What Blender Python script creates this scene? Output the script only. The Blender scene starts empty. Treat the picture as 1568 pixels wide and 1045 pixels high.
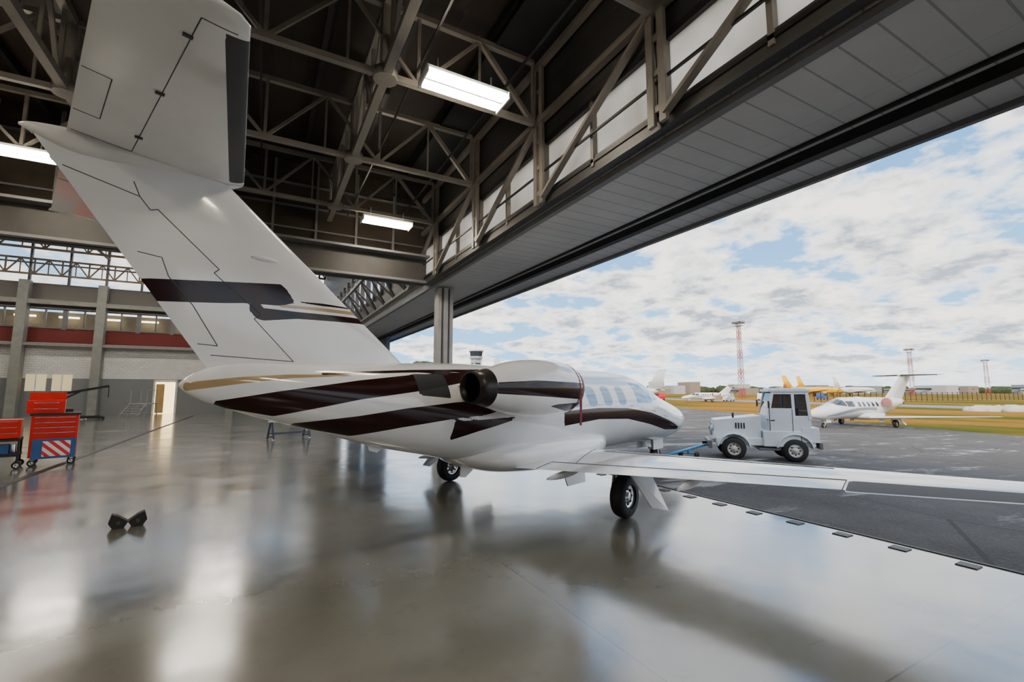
import bpy, math, random
from mathutils import Vector, Matrix
random.seed(7)
S=bpy.context.scene
COL=S.collection

# ------------------------------------------------------------ node helpers
def newmat(name):
    m=bpy.data.materials.new(name); m.use_nodes=True
    nt=m.node_tree; b=nt.nodes['Principled BSDF']
    return m,nt,b
def nd(nt,t,**kw):
    n=nt.nodes.new(t)
    for k,v in kw.items(): setattr(n,k,v)
    return n
def lk(nt,a,b): nt.links.new(a,b)
def math_n(nt,op,a,b=None,c=None,clamp=False):
    n=nd(nt,'ShaderNodeMath',operation=op); n.use_clamp=clamp
    for i,v in enumerate((a,b,c)):
        if v is None: continue
        if isinstance(v,(int,float)): n.inputs[i].default_value=v
        else: lk(nt,v,n.inputs[i])
    return n.outputs[0]
def mixc(nt,f,a,b):
    n=nd(nt,'ShaderNodeMix',data_type='RGBA')
    if isinstance(f,(int,float)): n.inputs[0].default_value=f
    else: lk(nt,f,n.inputs[0])
    for i,v in ((6,a),(7,b)):
        if isinstance(v,tuple): n.inputs[i].default_value=(*v[:3],1)
        else: lk(nt,v,n.inputs[i])
    return n.outputs[2]
def noise(nt,vec,scale,detail=4,rough=.5):
    n=nd(nt,'ShaderNodeTexNoise'); n.inputs['Scale'].default_value=scale
    n.inputs['Detail'].default_value=detail; n.inputs['Roughness'].default_value=rough
    if vec is not None: lk(nt,vec,n.inputs['Vector'])
    return n.outputs[0]
def ramp(nt,f,p0,p1):
    n=nd(nt,'ShaderNodeMapRange'); n.inputs[1].default_value=p0; n.inputs[2].default_value=p1
    n.clamp=True; lk(nt,f,n.inputs[0]); return n.outputs[0]
def maprange(nt,f,a,b,c,d):
    n=nd(nt,'ShaderNodeMapRange')
    for i,v in enumerate((a,b,c,d)): n.inputs[i+1].default_value=v
    lk(nt,f,n.inputs[0]); return n.outputs[0]
def bump(nt,b,h,strength=.2,dist=.02):
    n=nd(nt,'ShaderNodeBump'); n.inputs['Strength'].default_value=strength
    n.inputs['Distance'].default_value=dist; lk(nt,h,n.inputs['Height']); lk(nt,n.outputs[0],b.inputs['Normal'])
    return n.outputs[0]
def simple(name,col,rough=.5,metal=0,var=.12,nscale=3,coat=0):
    m,nt,b=newmat(name)
    tc=nd(nt,'ShaderNodeTexCoord')
    f=noise(nt,tc.outputs['Object'],nscale,5)
    c2=tuple(min(1,x*(1+var)) for x in col); c1=tuple(x*(1-var) for x in col)
    lk(nt,mixc(nt,ramp(nt,f,.3,.7),c1,c2),b.inputs['Base Color'])
    b.inputs['Roughness'].default_value=rough; b.inputs['Metallic'].default_value=metal
    b.inputs['Coat Weight'].default_value=coat
    return m
def emis(name,col,s):
    m,nt,b=newmat(name)
    b.inputs['Base Color'].default_value=(*col,1)
    b.inputs['Emission Color'].default_value=(*col,1); b.inputs['Emission Strength'].default_value=s
    return m

# ------------------------------------------------------------ mesh builder
class MB:
    def __init__(s): s.v=[]; s.f=[]; s.m=[]; s.s=[]
    def add(s,vs,fs,mat=0,smooth=False):
        o=len(s.v); s.v+= [tuple(v) for v in vs]
        for f in fs: s.f.append(tuple(i+o for i in f)); s.m.append(mat); s.s.append(smooth)
    def box(s,c,size,mat=0,rot=None):
        hx,hy,hz=[k/2 for k in size]; c=Vector(c)
        vs=[Vector((x,y,z)) for x in(-hx,hx) for y in(-hy,hy) for z in(-hz,hz)]
        if rot is not None: vs=[rot@v for v in vs]
        s.add([v+c for v in vs],[(0,1,3,2),(4,6,7,5),(0,4,5,1),(2,3,7,6),(0,2,6,4),(1,5,7,3)],mat)
    def beam(s,p,q,w,h=None,mat=0):
        h=h or w; p=Vector(p);q=Vector(q);d=(q-p)
        if d.length<1e-6: return
        d.normalize(); up=Vector((0,0,1))
        if abs(d.z)>.98: up=Vector((0,1,0))
        a=d.cross(up).normalized(); b=a.cross(d).normalized()
        vs=[]
        for P in(p,q):
            for x,y in((-1,-1),(1,-1),(1,1),(-1,1)): vs.append(P+a*x*w/2+b*y*h/2)
        s.add(vs,[(0,1,2,3),(7,6,5,4),(0,4,5,1),(1,5,6,2),(2,6,7,3),(3,7,4,0)],mat)
    def cyl(s,p,q,r1,r2=None,seg=16,mat=0,caps=True,smooth=True):
        r2=r1 if r2 is None else r2
        p=Vector(p);q=Vector(q);d=(q-p).normalized(); up=Vector((0,0,1)) if abs(d.z)<.9 else Vector((1,0,0))
        a=d.cross(up).normalized(); b=a.cross(d)
        vs=[P+(a*math.cos(t)+b*math.sin(t))*r for P,r in((p,r1),(q,r2)) for t in [2*math.pi*i/seg for i in range(seg)]]
        s.add(vs,[(i,(i+1)%seg,seg+(i+1)%seg,seg+i) for i in range(seg)],mat,smooth)
        if caps: s.add(vs,[tuple(range(seg))[::-1],tuple(range(seg,2*seg))],mat)
    def tube(s,pts,r,mat=0,seg=6):
        for a,b in zip(pts,pts[1:]): s.cyl(a,b,r,r,seg,mat)
    def rings(s,R,mat=0,smooth=True,cap0=True,cap1=True):
        n=len(R[0]); vs=[p for r in R for p in r]; fs=[]
        for k in range(len(R)-1):
            for i in range(n):
                j=(i+1)%n; fs.append((k*n+i,k*n+j,(k+1)*n+j,(k+1)*n+i))
        s.add(vs,fs,mat,smooth)
        if cap0: s.add(R[0],[tuple(range(n))[::-1]],mat)
        if cap1: s.add(R[-1],[tuple(range(n))],mat)
    def lathe(s,c,axis,prof,seg=32,mat=0,smooth=True,cap0=False,cap1=False):
        c=Vector(c);d=Vector(axis).normalized(); up=Vector((0,0,1)) if abs(d.z)<.9 else Vector((1,0,0))
        a=d.cross(up).normalized(); b=a.cross(d)
        R=[[c+d*o+(a*math.cos(2*math.pi*i/seg)+b*math.sin(2*math.pi*i/seg))*r for i in range(seg)] for o,r in prof]
        s.rings(R,mat,smooth,cap0,cap1)
    def ico(s,c,r,mat=0,seg=10,jit=0,sz=1):
        R=[]
        for k in range(1,seg//2+1):
            ph=math.pi*k/(seg//2+1)
            R.append([Vector(c)+Vector((math.sin(ph)*math.cos(2*math.pi*i/seg),math.sin(ph)*math.sin(2*math.pi*i/seg),math.cos(ph)*sz))*r*(1+random.uniform(-jit,jit)) for i in range(seg)])
        s.rings(R,mat,True)
    def build(s,name,mats,parent=None,attrs=None,bevel=0,fix=True):
        me=bpy.data.meshes.new(name); me.from_pydata(s.v,[],s.f)
        for m in mats: me.materials.append(m)
        me.polygons.foreach_set('material_index',s.m); me.polygons.foreach_set('use_smooth',s.s)
        if attrs:
            for k,fn in attrs.items():
                a=me.attributes.new(k,'FLOAT','POINT'); a.data.foreach_set('value',[fn(*v) for v in s.v])
        if fix:
            import bmesh
            bm=bmesh.new(); bm.from_mesh(me); bmesh.ops.remove_doubles(bm,verts=bm.verts,dist=1e-5)
            bmesh.ops.recalc_face_normals(bm,faces=bm.faces); bm.to_mesh(me); bm.free()
        me.update()
        o=bpy.data.objects.new(name,me); COL.objects.link(o)
        if parent: o.parent=parent
        if bevel:
            b=o.modifiers.new('bevel','BEVEL'); b.width=bevel; b.segments=2; b.limit_method='ANGLE'; b.angle_limit=.6
        return o
def empty(name,loc=(0,0,0),rz=0,scale=1):
    e=bpy.data.objects.new(name,None); COL.objects.link(e); e.location=loc; e.rotation_euler=(0,0,rz)
    e.scale=(scale,)*3; e.empty_display_size=.3; return e
# bearing helper: (sideways, ahead) seen from the viewer's standing point -> hangar axes
def W(x,y): return (.878*x+.478*y, -.478*x+.878*y)
def gz(X): return 0 if X<6.35 else max(-.9,-.0351*(X-6.35))

# ------------------------------------------------------------ camera
cam=bpy.data.cameras.new('camera'); co=bpy.data.objects.new('camera',cam); COL.objects.link(co)
cam.lens=16; cam.sensor_width=36; cam.clip_end=3000
th=math.radians(6.18)
co.location=(0,0,1.7)
co.rotation_euler=Vector((.478*math.cos(th),.878*math.cos(th),math.sin(th))).to_track_quat('-Z','Y').to_euler()
S.camera=co

# ------------------------------------------------------------ world sky
w=bpy.data.worlds.new('World'); S.world=w; w.use_nodes=True; nt=w.node_tree
bg=nt.nodes['Background']; tc=nd(nt,'ShaderNodeTexCoord'); sp=nd(nt,'ShaderNodeSeparateXYZ'); lk(nt,tc.outputs['Generated'],sp.inputs[0])
z=math_n(nt,'MAXIMUM',sp.outputs[2],0.0); zz=math_n(nt,'ADD',z,.24)
cb=nd(nt,'ShaderNodeCombineXYZ'); lk(nt,math_n(nt,'DIVIDE',sp.outputs[0],zz),cb.inputs[0]); lk(nt,math_n(nt,'DIVIDE',sp.outputs[1],zz),cb.inputs[1]); cb.inputs[2].default_value=8.4
n1=noise(nt,cb.outputs[0],3.6,10,.55)
cl=ramp(nt,n1,.415,.515)
n2=noise(nt,cb.outputs[0],5.5,9,.6)
shade=math_n(nt,'MULTIPLY',ramp(nt,n1,.47,.60),ramp(nt,n2,.60,.42))
cloudc=mixc(nt,shade,(1.0,.965,.91),(.30,.345,.41))
blue=mixc(nt,ramp(nt,z,0.0,.5),(.27,.55,.84),(.07,.24,.53))
sky=mixc(nt,cl,blue,cloudc)
hz=ramp(nt,z,.07,.0)
sky=mixc(nt,math_n(nt,'MULTIPLY',hz,.7),sky,(.76,.82,.86))
lk(nt,sky,bg.inputs[0]); bg.inputs[1].default_value=2.8

sun=bpy.data.lights.new('sun','SUN'); so=bpy.data.objects.new('sun',sun); COL.objects.link(so)
sun.energy=4.0; sun.color=(1,.82,.60); sun.angle=math.radians(2)
so.rotation_euler=Vector((.75,.45,-.50)).to_track_quat('-Z','Y').to_euler(); so.location=(-20,-20,30)

# ------------------------------------------------------------ materials
def floor_mat():
    m,nt,b=newmat('polished_floor'); tc=nd(nt,'ShaderNodeTexCoord'); o=tc.outputs['Object']
    f=noise(nt,o,.45,6,.6); f2=noise(nt,o,5,6,.65)
    c=mixc(nt,ramp(nt,f,.3,.7),(.15,.145,.12),(.215,.208,.178)); c=mixc(nt,math_n(nt,'MULTIPLY',ramp(nt,f2,.55,.8),.4),c,(.11,.105,.088))
    sp=nd(nt,'ShaderNodeSeparateXYZ'); lk(nt,o,sp.inputs[0])
    def seam(out,off,per,wd):
        q=math_n(nt,'FRACT',math_n(nt,'DIVIDE',math_n(nt,'ADD',out,off),per))
        return math_n(nt,'LESS_THAN',q,wd/per)
    s=math_n(nt,'MAXIMUM',seam(sp.outputs[0],100.34,4.1,.014),seam(sp.outputs[1],102.54,5.2,.014))
    def scuff(rot,sx,sy,sc,lo,hi):
        mp=nd(nt,'ShaderNodeMapping'); mp.inputs['Scale'].default_value=(sx,sy,1); mp.inputs['Rotation'].default_value=(0,0,rot); lk(nt,o,mp.inputs[0])
        return ramp(nt,noise(nt,mp.outputs[0],sc,8,.7),lo,hi)
    sc=math_n(nt,'MAXIMUM',scuff(.9,.35,5,2.0,.66,.70),scuff(-.4,.3,6,1.9,.67,.71))
    c=mixc(nt,math_n(nt,'MULTIPLY',sc,.5),c,(.06,.057,.047))
    c=mixc(nt,math_n(nt,'MULTIPLY',s,.6),c,(.03,.03,.027))
    lk(nt,c,b.inputs['Base Color'])
    r=maprange(nt,noise(nt,o,.9,5,.55),.3,.75,.12,.24)
    lk(nt,r,b.inputs['Roughness'])
    b.inputs['Specular IOR Level'].default_value=.6
    b.inputs['Coat Weight'].default_value=.85; b.inputs['Coat IOR'].default_value=1.85; lk(nt,r,b.inputs['Coat Roughness'])
    nr=bump(nt,b,noise(nt,o,1.7,2.5,.45),.15,.022); lk(nt,nr,b.inputs['Coat Normal'])
    return m
def asphalt():
    m,nt,b=newmat('asphalt'); tc=nd(nt,'ShaderNodeTexCoord'); o=tc.outputs['Object']
    f=noise(nt,o,.35,8,.7); g=noise(nt,o,26,4,.7)
    c=mixc(nt,ramp(nt,f,.35,.65),(.022,.021,.021),(.062,.059,.057)); c=mixc(nt,math_n(nt,'MULTIPLY',ramp(nt,g,.5,.7),.5),c,(.12,.115,.11))
    mp=nd(nt,'ShaderNodeMapping'); mp.inputs['Scale'].default_value=(.10,.5,1); mp.inputs['Rotation'].default_value=(0,0,.3); lk(nt,o,mp.inputs[0])
    pd=ramp(nt,noise(nt,mp.outputs[0],2.2,8,.72),.55,.62)
    sp=nd(nt,'ShaderNodeSeparateXYZ'); lk(nt,o,sp.inputs[0])
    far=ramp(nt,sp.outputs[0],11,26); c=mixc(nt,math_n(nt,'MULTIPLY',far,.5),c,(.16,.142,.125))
    c=mixc(nt,math_n(nt,'MULTIPLY',pd,math_n(nt,'MULTIPLY_ADD',far,.5,.25)),c,(.26,.255,.25))  # pale streaks paint water reflections into the asphalt colour
    vo=nd(nt,'ShaderNodeTexVoronoi',feature='DISTANCE_TO_EDGE'); vo.inputs['Scale'].default_value=.28; lk(nt,o,vo.inputs['Vector'])
    cr=math_n(nt,'LESS_THAN',vo.outputs[0],.006); c=mixc(nt,math_n(nt,'MULTIPLY',cr,.7),c,(.012,.012,.012))
    lk(nt,c,b.inputs['Base Color']); lk(nt,maprange(nt,pd,0,1,.8,.42),b.inputs['Roughness']); bump(nt,b,g,.7,.015)
    b.inputs['Specular IOR Level'].default_value=.22
    return m
def grass():
    m,nt,b=newmat('dry_grass'); tc=nd(nt,'ShaderNodeTexCoord'); o=tc.outputs['Object']
    mp=nd(nt,'ShaderNodeMapping'); mp.inputs['Scale'].default_value=(1,.25,1); lk(nt,o,mp.inputs[0])
    f=noise(nt,mp.outputs[0],.07,8,.6); g=noise(nt,o,1.5,8,.7)
    c=mixc(nt,ramp(nt,f,.42,.56),(.07,.095,.008),(.36,.17,.022)); c=mixc(nt,math_n(nt,'MULTIPLY',ramp(nt,g,.4,.7),.45),c,(.10,.07,.012))
    lk(nt,c,b.inputs['Base Color']); b.inputs['Roughness'].default_value=1; b.inputs['Specular IOR Level'].default_value=.05; bump(nt,b,g,.8,.1); return m
def ribbed(name,col,axis_line,per,axis_rib,rper,rough=.45,linecol=(.1,.1,.1),lw=.045,rw=.16):
    m,nt,b=newmat(name); tc=nd(nt,'ShaderNodeTexCoord'); o=tc.outputs['Object']; sp=nd(nt,'ShaderNodeSeparateXYZ'); lk(nt,o,sp.inputs[0])
    q=math_n(nt,'FRACT',math_n(nt,'DIVIDE',math_n(nt,'ADD',sp.outputs[axis_line],200),per)); ln=math_n(nt,'LESS_THAN',q,lw)
    r=math_n(nt,'FRACT',math_n(nt,'DIVIDE',math_n(nt,'ADD',sp.outputs[axis_rib],200),rper)); rb=math_n(nt,'LESS_THAN',r,rw)
    f=noise(nt,o,.8,6,.6)
    c=mixc(nt,ramp(nt,f,.3,.7),tuple(x*.82 for x in col),col)
    c=mixc(nt,math_n(nt,'MULTIPLY',rb,.6),c,linecol); c=mixc(nt,math_n(nt,'MULTIPLY',ln,.5),c,linecol)
    lk(nt,c,b.inputs['Base Color']); b.inputs['Roughness'].default_value=rough
    bump(nt,b,math_n(nt,'SUBTRACT',1,rb),.6,.01); return m
def paint(name,base,dark,gold,win=(.12,.30,.50)):  # default window blue paints the sky's reflection into the glass colour
    m,nt,b=newmat(name)
    def at(n):
        a=nd(nt,'ShaderNodeAttribute'); a.attribute_name=n; return math_n(nt,'GREATER_THAN',a.outputs['Fac'],.0004)
    tc=nd(nt,'ShaderNodeTexCoord'); f=noise(nt,tc.outputs['Object'],2.5,6,.6)
    c=mixc(nt,ramp(nt,f,.35,.75),base,tuple(x*.94 for x in base))
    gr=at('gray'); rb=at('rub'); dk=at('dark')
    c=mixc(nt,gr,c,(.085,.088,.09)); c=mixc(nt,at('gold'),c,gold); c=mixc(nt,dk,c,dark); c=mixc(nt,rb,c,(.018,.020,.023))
    wv=at('win'); c=mixc(nt,wv,c,win)
    lk(nt,c,b.inputs['Base Color'])
    mt=math_n(nt,'MAXIMUM',gr,rb); md=math_n(nt,'MAXIMUM',mt,math_n(nt,'MULTIPLY',dk,.8))
    lk(nt,maprange(nt,mt,0,1,.15,.5),b.inputs['Roughness']); lk(nt,maprange(nt,md,0,1,.6,0),b.inputs['Coat Weight']); b.inputs['Coat Roughness'].default_value=.05
    lk(nt,maprange(nt,math_n(nt,'MAXIMUM',gr,math_n(nt,'MULTIPLY',dk,.6)),0,1,.5,.12),b.inputs['Specular IOR Level'])
    bump(nt,b,noise(nt,tc.outputs['Object'],1.6,2),.05,.03)
    return m
M={}
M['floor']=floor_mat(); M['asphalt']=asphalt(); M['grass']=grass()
M['soffit']=ribbed('soffit_panel',(.50,.50,.50),0,1.3,1,.30,.5,(.14,.14,.14),.006,.07)
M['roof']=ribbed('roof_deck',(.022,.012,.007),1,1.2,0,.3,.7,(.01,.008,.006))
M['steel']=simple('painted_steel_truss',(.18,.165,.145),.45,.0)
M['colsteel']=simple('column_steel',(.40,.40,.39),.45,.0)
M['dsteel']=simple('dark_steel',(.018,.018,.019),.5,.3)
M['wallp']=ribbed('dark_wall_panel',(.04,.04,.04),1,1.2,2,.4,.5,(.03,.03,.03))
M['glassdark']=simple('dark_glazing',(.05,.042,.033),.12,.0,.35,.9)
M['white']=simple('white_paint',(.75,.76,.78),.35)
M['black']=simple('black_rubber',(.012,.012,.013),.65)
M['blackm']=simple('burnt_metal',(.03,.027,.025),.35,.6)
M['chrome']=simple('bare_metal',(.6,.6,.6),.25,1)
M['gray']=simple('gray_paint',(.14,.14,.145),.45)
M['line']=simple('seam_shadow',(.06,.06,.065),.6)
M['red']=simple('red_paint',(.62,.015,.015),.3)
M['maroon']=simple('maroon_cover',(.16,.010,.012),.7)
M['blue']=simple('blue_paint',(.03,.10,.30),.35)
M['yellow']=simple('yellow_paint',(.9,.48,.01),.4)
M['lamp']=emis('fluorescent_tube',(1,.88,.70),78)
M['fillfar']=emis('far_fill_tube',(1,.92,.8),120)
M['concrete']=simple('concrete',(.20,.19,.17),.8)
M['glass']=simple('window_glass_dark',(.03,.045,.06),.05)
M['leaf']=simple('tree_foliage',(.04,.06,.018),.9,0,.5,1)
def pane_mat(name,transp,c1,c2):
    m,nt,b=newmat(name); tc=nd(nt,'ShaderNodeTexCoord')
    tr=nd(nt,'ShaderNodeBsdfTranslucent'); c=mixc(nt,ramp(nt,noise(nt,tc.outputs['Object'],1.2,5),.3,.7),c1,c2); lk(nt,c,tr.inputs[0])
    mx=nd(nt,'ShaderNodeMixShader'); mx.inputs[0].default_value=.92; lk(nt,b.outputs[0],mx.inputs[1]); lk(nt,tr.outputs[0],mx.inputs[2])
    b.inputs['Base Color'].default_value=(.6,.6,.6,1); b.inputs['Roughness'].default_value=.3
    tp=nd(nt,'ShaderNodeBsdfTransparent'); m2=nd(nt,'ShaderNodeMixShader'); m2.inputs[0].default_value=transp
    lk(nt,mx.outputs[0],m2.inputs[1]); lk(nt,tp.outputs[0],m2.inputs[2])
    lk(nt,m2.outputs[0],nt.nodes['Material Output'].inputs[0]); return m
M['pane']=pane_mat('frosted_pane',0,(.66,.60,.52),(.92,.86,.78))
M['paneclear']=pane_mat('clear_pane',.8,(.95,.93,.9),(1,1,1))

# ------------------------------------------------------------ floor & ground
mb=MB(); mb.box((-9.825,13,-.1),(32.35,58,.2)); mb.build('floor',[M['floor']])
mb=MB()
xs=[6.35,12,20,32,42]; 
ys=[-60,-30,0,10,20,40,80,140,400]
vs=[];fs=[]
for x in xs:
    for y in ys: 
        xx=x
        if x==42: xx=38+max(-14,.41*(y-9)) if y<60 else 60+ (y-60)*.6
        if x==32: xx=32 if y>-20 else 24
        vs.append((xx,y,gz(xx)))
n=len(ys)
for i in range(len(xs)-1):
    for j in range(n-1): fs.append((i*n+j,(i+1)*n+j,(i+1)*n+j+1,i*n+j+1))
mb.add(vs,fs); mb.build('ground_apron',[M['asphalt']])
mb=MB(); mb.add([(-900,-900,-.96),(1500,-900,-.96),(1500,1500,-.96),(-900,1500,-.96)],[(0,1,2,3)]); mb.build('ground_grass',[M['grass']])
mb=MB(); mb.add([(75,-60,-.93),(88,-60,-.93),(150,300,-.93),(132,300,-.93)],[(0,1,2,3)]); mb.build('ground_taxiway',[simple('taxiway_concrete',(.22,.21,.20),.8)])
mb=MB()
mb.box((6.30,-3,.004),(.035,32,.01))
y=-14
while y<12.5:
    mb.box((6.12+random.uniform(-.02,.02),y,.004),(.14,.16,.01)); y+=.55
mb.build('threshold_door_rail',[M['dsteel']])
mb=MB(); mb.box((-4.0,12,.003),(.13,50,.008)); mb.build('floor_drain_channel',[M['dsteel']])

# ------------------------------------------------------------ hangar shell
HZ=4.76
mb=MB()
mb.box((5.47,13.5,HZ+.1),(2.69,56.6,.2),0)
mb.box((6.0,13.5,HZ-.06),(.14,56.6,.14),1)
mb.box((5.76,13.5,HZ-.02),(.04,56.6,.05),1)
mb.box((6.86,13.5,HZ+.18),(.08,56.6,.5),2)
mb.box((4.18,13.5,HZ-.02),(.10,56.6,.14),2)
mb.build('ceiling_soffit',[M['soffit'],M['dsteel'],M['gray']])

mb=MB(); pane=MB()
XW=4.02
mb.box((XW,-1.6,HZ+.12),(.14,28.6,.24),0)
mb.box((XW,-1.6,6.75),(.14,28.6,1.9),0)
yy=6.15-2.6*8
step=1.3
while yy<12.6:
    pw=.16 if int(round((yy-6.15)/1.3))%2==0 else .06
    mb.box((XW-.04,yy,5.35),(.10,pw,1.0),1)
    if yy+step<12.7: pane.box((XW,yy+step/2,5.36),(.02,step-.05,.94),0)
    yy+=step
mb.box((XW-.03,-1.6,4.93),(.12,28.6,.05),2); mb.box((XW-.03,-1.6,5.85),(.12,28.6,.06),2)
yy=6.15-2.6*7
while yy<13:
    for dy in (-.09,.09): mb.beam((XW-.16,yy+dy,HZ),(XW-.16,yy+dy,7.4),.05,.10,1)
    for k in range(6): mb.box((XW-.16,yy,4.95+k*.45),(.03,.2,.08),1)
    mb.beam((XW-.16,yy+2.5,4.85),(XW-.16,yy+.1,6.15),.10,.05,1)
    mb.beam((XW-.28,yy,6.15),(XW-1.3,yy,7.3),.07,.07,1)
    yy+=2.6
mb.beam((XW-.16,-15,6.2),(XW-.16,12.5,6.2),.10,.10,1); mb.beam((XW-.16,-15,7.2),(XW-.16,12.5,7.2),.10,.10,1)
mb.beam((XW-.13,-15,5.30),(XW-.13,12.5,5.30),.03,.03,2)
mb.box((XW-.55,-1.6,7.3),(.9,28.6,.05),2)
mb.build('wall_door_side',[M['wallp'],M['steel'],M['dsteel']]); pane.build('window_clerestory',[M['pane']])

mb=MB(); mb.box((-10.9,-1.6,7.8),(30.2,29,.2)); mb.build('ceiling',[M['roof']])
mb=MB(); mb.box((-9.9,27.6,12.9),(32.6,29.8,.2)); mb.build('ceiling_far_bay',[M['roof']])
mb=MB(); mb.box((-26,13,6.4),(.2,58.4,12.9)); mb.build('wall_left',[M['concrete']])
mb=MB(); mb.box((-9.8,-16.1,3.9),(32.4,.2,7.8)); mb.build('wall_back',[M['concrete']])
mb=MB()
mb.box((-11.0,12.75,5.12),(30,.35,.72),0); mb.box((-11,12.5,5.5),(30,.5,.06),1); mb.box((-11,12.52,4.79),(30,.24,.06),1)
mb.box((-11,12.85,6.65),(30,.08,2.3),2); mb.box((-10,12.95,10.2),(32,.1,5.0),0)
x=-25.5
while x<4:
    mb.box((x,12.78,6.6),(.06,.1,2.2),1); x+=1.02
for zz in (5.9,6.5,7.1): mb.box((-11,12.78,zz),(30,.09,.04),1)
mb.build('wall_divider',[simple('beam_gray',(.035,.034,.032),.55),M['gray'],M['glassdark']])
mb=MB(); mb.box((4.62,12.75,2.35),(.12,.42,4.72)); mb.box((4.44,12.75,2.35),(.1,.36,4.72)); mb.box((4.80,12.75,2.35),(.1,.36,4.72)); mb.box((4.62,12.75,.02),(.7,.6,.04)); mb.build('door_column',[M['colsteel']])

mb=MB(); pane=MB()
mb.box((4.3,27.7,HZ+.7),(.16,29.4,1.0),0); mb.box((4.3,27.7,10.3),(.16,29.4,5.0),0)
y=13.2
while y<41:
    mb.box((4.22,y,6.9),(.2,.14,2.4),1); pane.box((4.3,y+.75,6.9),(.02,1.4,1.9),0)
    mb.beam((4.0,y,5.0),(3.2,y+.75,6.0),.07,.07,1); mb.beam((3.2,y+.75,6.0),(4.0,y+1.5,5.0),.07,.07,1); y+=1.5
mb.beam((3.2,13,6.0),(3.2,41.5,6.0),.1,.1,1); mb.beam((4.0,13,5.0),(4.0,41.5,5.0),.1,.1,1)
mb.build('wall_far_bay_side',[M['wallp'],M['steel']]); pane.build('window_far_bay_side',[M['paneclear']])
mb=MB()
for i in range(4):
    mb.box((5.9+(i%2)*.2,26.6+i*3.4,2.3),(.12,3.5,4.6),0)
    mb.box((5.82+(i%2)*.2,24.9+i*3.4,2.3),(.1,.12,4.6),1)
    for zz in (.8,1.9,3.0,4.1): mb.box((5.82+(i%2)*.2,26.6+i*3.4,zz),(.06,3.4,.06),1)
mb.build('hangar_sliding_door',[simple('door_blue',(.08,.16,.34),.5),M['gray']])

def farwall():
    m,nt,b=newmat('far_wall_masonry'); tc=nd(nt,'ShaderNodeTexCoord'); o=tc.outputs['Object']; sp=nd(nt,'ShaderNodeSeparateXYZ'); lk(nt,o,sp.inputs[0])
    mp=nd(nt,'ShaderNodeMapping'); mp.inputs['Rotation'].default_value=(math.pi/2,0,0); lk(nt,o,mp.inputs[0])
    br=nd(nt,'ShaderNodeTexBrick'); lk(nt,mp.outputs[0],br.inputs['Vector']); br.inputs['Scale'].default_value=1.6
    br.inputs['Color1'].default_value=(.76,.75,.72,1); br.inputs['Color2'].default_value=(.68,.67,.64,1); br.inputs['Mortar'].default_value=(.42,.41,.40,1); br.inputs['Mortar Size'].default_value=.012
    c=mixc(nt,math_n(nt,'LESS_THAN',sp.outputs[2],2.5),br.outputs[0],(.20,.21,.215))
    red=math_n(nt,'MULTIPLY',math_n(nt,'GREATER_THAN',sp.outputs[2],4.9),math_n(nt,'LESS_THAN',sp.outputs[2],5.9)); c=mixc(nt,red,c,(.14,.015,.013))
    c=mixc(nt,math_n(nt,'GREATER_THAN',sp.outputs[2],7.3),c,(.15,.14,.13))
    lk(nt,c,b.inputs['Base Color']); b.inputs['Roughness'].default_value=.7; return m
YF=42
mb=MB(); pane=MB()
mb.box((-10,YF,2.95),(32.4,.2,5.9),0); mb.box((-10,YF,8.05),(32.4,.2,1.7),0); mb.box((-10,YF,12.3),(32.4,.2,1.2),0)
x=-26.2
while x<6.0:
    mb.box((x,YF-.05,6.5),(.25,.2,1.4),1); mb.box((x+1,YF-.05,6.55),(.08,.15,1.3),1)
    mb.box((x,YF-.05,10.3),(.13,.2,2.9),1)
    pane.box((x+1,YF,10.3),(2,.03,2.8),0)
    x+=2
for zz in (5.92,7.2,8.9,10.3,11.7): mb.box((-10,YF-.08,zz),(32.4,.16,.08),1)
x=-26.2
while x<6.0:
    if abs(x+6.2)>.2: mb.box((x,YF-.5,4.5),(.5,.6,9.0),2)
    x+=4
mb.box((-10,YF-.6,7.6),(32.4,.25,.3),2); mb.box((-10,YF-.45,4.75),(32.4,.5,.18),2)
mb.build('wall_far',[farwall(),M['gray'],simple('column_concrete',(.26,.26,.24),.6)])
pane.build('window_far',[M['paneclear']])
mb=MB(); mb.box((-10,YF+2.2,6.5),(32,.1,1.6),0)
for i in range(14): mb.box((-24+i*2.3,YF+1.7,6.9),(1.1,.1,.12),1)
mb.build('office_back_wall',[simple('office_wall',(.3,.26,.18),.7),emis('office_lamp',(1,.85,.6),6)])
mb=MB(); mb.box((-6.3,YF-.16,1.15),(1.25,.04,2.3),0); mb.box((-6.95,YF-.2,1.2),(.12,.12,2.4),1); mb.box((-5.65,YF-.2,1.2),(.12,.12,2.4),1); mb.box((-6.3,YF-.2,2.4),(1.4,.12,.12),1); mb.box((-6.6,YF-.22,1.1),(.5,.05,2.1),2)
mb.build('door_1',[emis('lit_doorway',(1,.75,.36),3.5),M['white'],simple('door_wood',(.5,.33,.12),.5)])
mb=MB()
for x in (-13.3,-12.0):
    mb.box((x,YF-.14,2.2),(1.0,.06,1.1),0); mb.box((x,YF-.18,2.2),(.06,.06,1.1),1)
mb.build('window_office_ground',[emis('lit_office_pane',(.8,.68,.4),.5),M['white']])

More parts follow.
